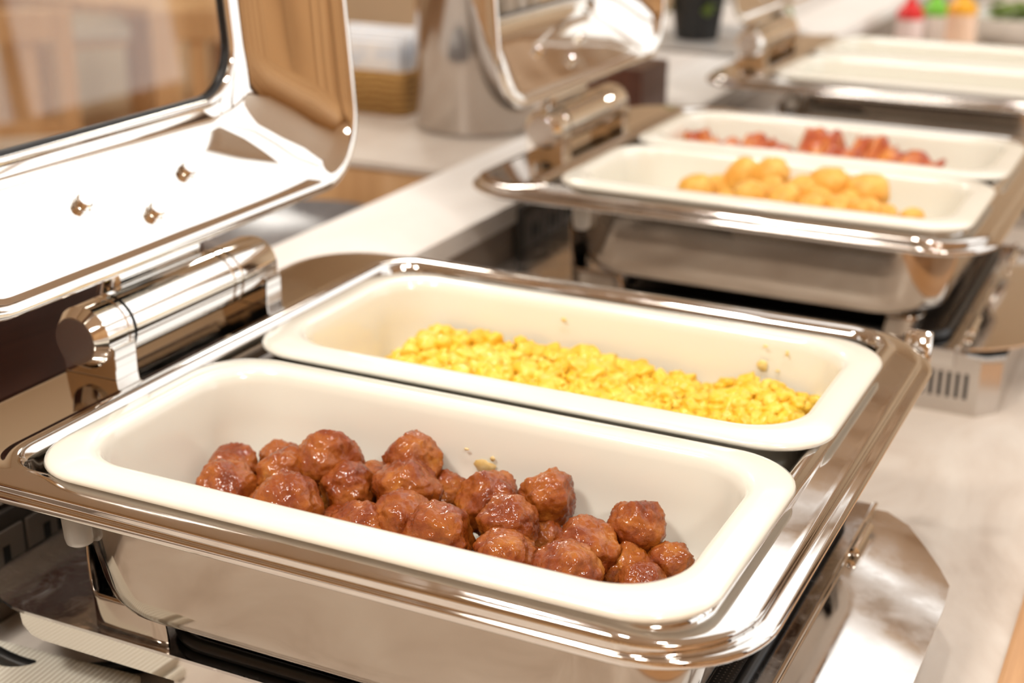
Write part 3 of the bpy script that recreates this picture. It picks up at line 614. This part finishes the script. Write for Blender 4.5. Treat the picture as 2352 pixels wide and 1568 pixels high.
# steel container
cc = Vector((-.803, 1.575, RZ)); R_ = .0725
ct = tag(empty('steel_container', cc), 'tall shiny steel canister on the taupe riser', 'canister')
lathe_obj('canister_body', [(R_-.012, .0), (R_-.003, .002), (R_, .007), (R_, .30), (R_+.002, .303), (R_+.002, .306), (R_-.0015, .306), (R_-.0015, .02), (.02, .018)], CANM, ct, cc, 'Z', 56, cc)
lathe_obj('canister_lid', [(R_+.0035, .300), (R_+.004, .312), (R_-.01, .326), (.02, .334), (.012, .335)], CHROME, ct, cc, 'Z', 56, cc)
lathe_obj('lid_knob', [(.008, .334), (.008, .345), (.014, .352), (.012, .362), (.004, .365)], BLACK, ct, cc, 'Z', 24, cc)
# wicker basket with packets
bkc = Vector((-.985, 1.64, RZ)); hx, hy = .085, .065
bo = tag(empty('wicker_basket', bkc), 'small honey coloured wicker basket of packets beside the canister', 'basket')
V, Fc = rloft([(-hx+.006, hx-.006, -hy+.006, hy-.006, .012, 0), (-hx, hx, -hy, hy, .014, .05), (-hx-.003, hx+.003, -hy-.003, hy+.003, .015, .056), (-hx+.004, hx-.004, -hy+.004, hy-.004, .012, .056), (-hx+.010, hx-.010, -hy+.010, hy-.010, .010, .006)], 6, True, True)
fix(mesh_obj('basket_body', [(bkc.x+x, bkc.y+y, bkc.z+z) for x, y, z in V], Fc, WICKER, bo, bkc))
for k in range(6):
    y = bkc.y-.046+k*.0175
    bm = bmesh.new(); box_bm(bm, bkc.x-.066, bkc.x+.066, y, y+.010, bkc.z+.008, bkc.z+.088+.006*(k % 2), .002)
    o = bm_obj('sugar_packet', bm, PAPER, None, (bkc.x, y, bkc.z+.008)); tag(o, 'white and blue paper packet standing in the wicker basket', 'packet', 'packets in the wicker basket')
# pale blue wrap on the ledge beside the potato dish
def crumple(name, c, r, m, label, cat, flat=.35):
    vs = [Vector(c)+Vector((p.x*r*(1+.3*noise.noise(p*2)), p.y*r*1.2*(1+.3*noise.noise(p*2+Vector((3, 0, 0)))), max(p.z, -.6)*r*flat*(1+.5*noise.noise(p*3)))) for p in I3[0]]
    return tag(mesh_obj(name, vs, I3[1], m, None, c), label, cat)
crumple('blue_wrap', (-.5885, 1.565, LZ+.007), .018, BLUEP, 'crumpled pale blue wrap lying on the stone ledge', 'wrap')
# tray with black plant pot on the ledge further along
tc = (-.70, 2.19, LZ)
ty = tag(mesh_obj('grey_tray', *rloft([(-.80, -.60, 2.09, 2.33, .02, LZ+.0002), (-.806, -.594, 2.084, 2.336, .024, LZ+.010), (-.802, -.598, 2.088, 2.332, .022, LZ+.011), (-.796, -.604, 2.094, 2.326, .02, LZ+.004)], 6, True, True), TRAYM, None, tc), 'grey tray on the ledge under the black plant pot', 'tray'); fix(ty)
def pot(c, r, h, label, n=70, seed=3):
    e = tag(empty('potted_plant', c), label, 'plant')
    lathe_obj('pot', [(r*.7, 0), (r*.72, .001), (r*.95, h*.9), (r, h*.92), (r, h), (r*.9, h), (r*.86, h*.88), (.003, h*.86)], POTM, e, c, 'Z', 32, c)
    rd = random.Random(seed); vs, fs = [], []; 
    for k in range(n):
        a = rd.uniform(0, 6.28); d = rd.uniform(0, r*1.25); hh = h*rd.uniform(.45, 1.9); b = Vector((c[0]+d*math.cos(a), c[1]+d*math.sin(a), c[2]+hh)); s = rd.uniform(.010, .020)
        if hh < h*.95: b = Vector((c[0]+r*1.06*math.cos(a), c[1]+r*1.06*math.sin(a), c[2]+hh))
        q = Matrix.Rotation(a+rd.uniform(-1, 1), 3, 'Z') @ Matrix.Rotation(rd.uniform(-1.1, 1.1), 3, 'Y'); i0 = len(vs)
        for lx, ly, lz in ((-1.2, 0, 0), (-.3, .55, .12), (1.2, 0, -.1), (-.3, -.55, .12), (0, 0, -.06)): vs.append(b+q @ Vector((lx*s, ly*s, lz*s)))
        fs += [(i0, i0+4, i0+1), (i0+1, i0+4, i0+2), (i0+2, i0+4, i0+3), (i0+3, i0+4, i0)]
    h1 = len(fs)//8*4
    mesh_obj('foliage', vs, fs[:h1], LEAF, e, c, False); mesh_obj('foliage', vs, fs[h1:], LEAFD, e, c, False)
pot((-.745, 2.215, LZ+.0042), .046, .085, 'black pot of green leaves standing on the grey tray', 46)
pot((-.655, 2.27, LZ+.0042), .034, .075, 'smaller black pot of leaves at the end of the grey tray', 34, 9)
# squeeze bottles and greens past the last dish
def bottle(u, v_, y, capm, bodym, label, r=.023, hb_=.135):
    p = at_y(u, v_, y); x = p.x; c = (x, y, COUNTER); zt = p.z-COUNTER
    e = tag(empty('squeeze_bottle', c), label, 'bottle', 'squeeze bottles')
    lathe_obj('bottle_body', [(r*.9, 0), (r, .004), (r, zt*.86), (r*.86, zt*.95), (r*.7, zt)], bodym, e, c, 'Z', 28, c)
    lathe_obj('cap', [(r*.98, zt-.012), (r*.98, zt+.001), (r*.55, zt+.010), (.006, zt+.022), (.003, zt+.062), (.002, zt+.064)], capm, e, c, 'Z', 28, c)
bottle(2092, 26, 2.62, RED, BOTR, 'squeeze bottle with a bright red nozzle cap'); bottle(2150, 18, 2.70, GRN, BOTW, 'squeeze bottle with a lime green nozzle cap'); bottle(2212, 14, 2.66, ORG, BOTP, 'peach squeeze bottle with an orange nozzle cap', .026)
gc = at_z(2330, 70, COUNTER+.03)
bw = tag(empty('salad_bowl', (gc.x, gc.y, COUNTER)), 'pale bowl of green leaves beyond the squeeze bottles', 'bowl')
c = (gc.x, gc.y, COUNTER)
lathe_obj('bowl', [(.04, 0), (.05, .002), (.10, .04), (.112, .062), (.108, .062), (.095, .04), (.02, .012)], BOTW, bw, c, 'Z', 36, c)
rd = random.Random(2); vs, fs = [], []
for k in range(60):
    a = rd.uniform(0, 6.28); d = rd.uniform(0, .085); b = Vector((c[0]+d*math.cos(a), c[1]+d*math.sin(a), c[2]+.055+rd.uniform(-.01, .025))); s = rd.uniform(.012, .022)
    q = Matrix.Rotation(rd.uniform(0, 6.28), 3, 'Z') @ Matrix.Rotation(rd.uniform(-.8, .8), 3, 'X'); i0 = len(vs)
    for lx, ly, lz in ((-1, 0, .1), (0, .7, .2), (1, 0, .1), (0, -.7, .2), (0, 0, -.1)): vs.append(b+q @ Vector((lx*s, ly*s, lz*s)))
    fs += [(i0, i0+4, i0+1), (i0+1, i0+4, i0+2), (i0+2, i0+4, i0+3), (i0+3, i0+4, i0)]
mesh_obj('salad_leaves', vs, fs, LEAF, bw, c, False)
# ------------------------------------------------------------------ dining chairs and tables seen through the lid window
def chair():
    e = empty('dining_chair', (0, 0, 0))
    def leg(x, y, z0, z1, s=.022): box('leg', x-s, x+s, y-s, y+s, z0, z1, OAKV, e, (0, 0, 0), .004)
    for x in (-.19, .19): leg(x, -.19, 0, .43)
    for x in (-.19, .19): leg(x, .19, 0, .84)
    box('seat', -.215, .215, -.215, .215, .43, .455, OAKV, e, (0, 0, 0), .006); box('cushion', -.20, .20, -.20, .165, .455, .485, CUSH, e, (0, 0, 0), .012)
    box('top_rail', -.209, .209, .172, .208, .76, .84, OAKV, e, (0, 0, 0), .008); box('lower_rail', -.171, .171, .178, .202, .52, .56, OAKV, e, (0, 0, 0), .005)
    for k in range(3): x = -.10+k*.10; box('slat', x-.022, x+.022, .182, .198, .56, .76, OAKV, e, (0, 0, 0), .003)
    for y in (-.19,): box('stretcher', -.171, .171, y-.012, y+.012, .22, .245, OAKV, e, (0, 0, 0), .003)
    return e
ch0 = chair()
spots = [(-2.42, 3.28, -2.41, 'wooden slat back dining chair with its back to the ledge'), (-2.92, 2.92, -2.41, 'wooden slat back dining chair pushed up to the square table'), (-4.08, 4.62, -.7, 'wooden slat back dining chair at the far side of the square table'), (-3.35, 4.85, -.7, 'wooden slat back dining chair standing near the back wall'), (-3.55, 2.45, -2.3, 'wooden slat back dining chair near the cream wall'),
         (1.25, -.25, -1.2, 'wooden slat back dining chair facing the buffet from the panelled wall'), (1.55, .55, -1.9, 'wooden slat back dining chair at the end of the panelled wall table'), (1.05, -1.15, -.9, 'wooden slat back dining chair in the corner behind the buffet')]
for i, (x, y, a, lab) in enumerate(spots):
    o = ch0 if i == 0 else copy_tree(ch0); o.location = (x, y, FLOOR); o.rotation_euler.z = a; tag(o, lab, 'chair', 'dining chairs')
tt = tag(empty('dining_table', (-3.30, 4.05, FLOOR)), 'square wooden dining table with four legs among the chairs', 'table')
c = (-3.30, 4.05, FLOOR)
box('tabletop', -3.66, -2.94, 3.69, 4.41, FLOOR+.70, FLOOR+.735, OAKV, tt, c, .004)
for sx in (-1, 1):
    for sy in (-1, 1): box('leg', c[0]+sx*.33-.025, c[0]+sx*.33+.025, c[1]+sy*.33-.025, c[1]+sy*.33+.025, FLOOR, FLOOR+.70, OAKV, tt, c, .004)
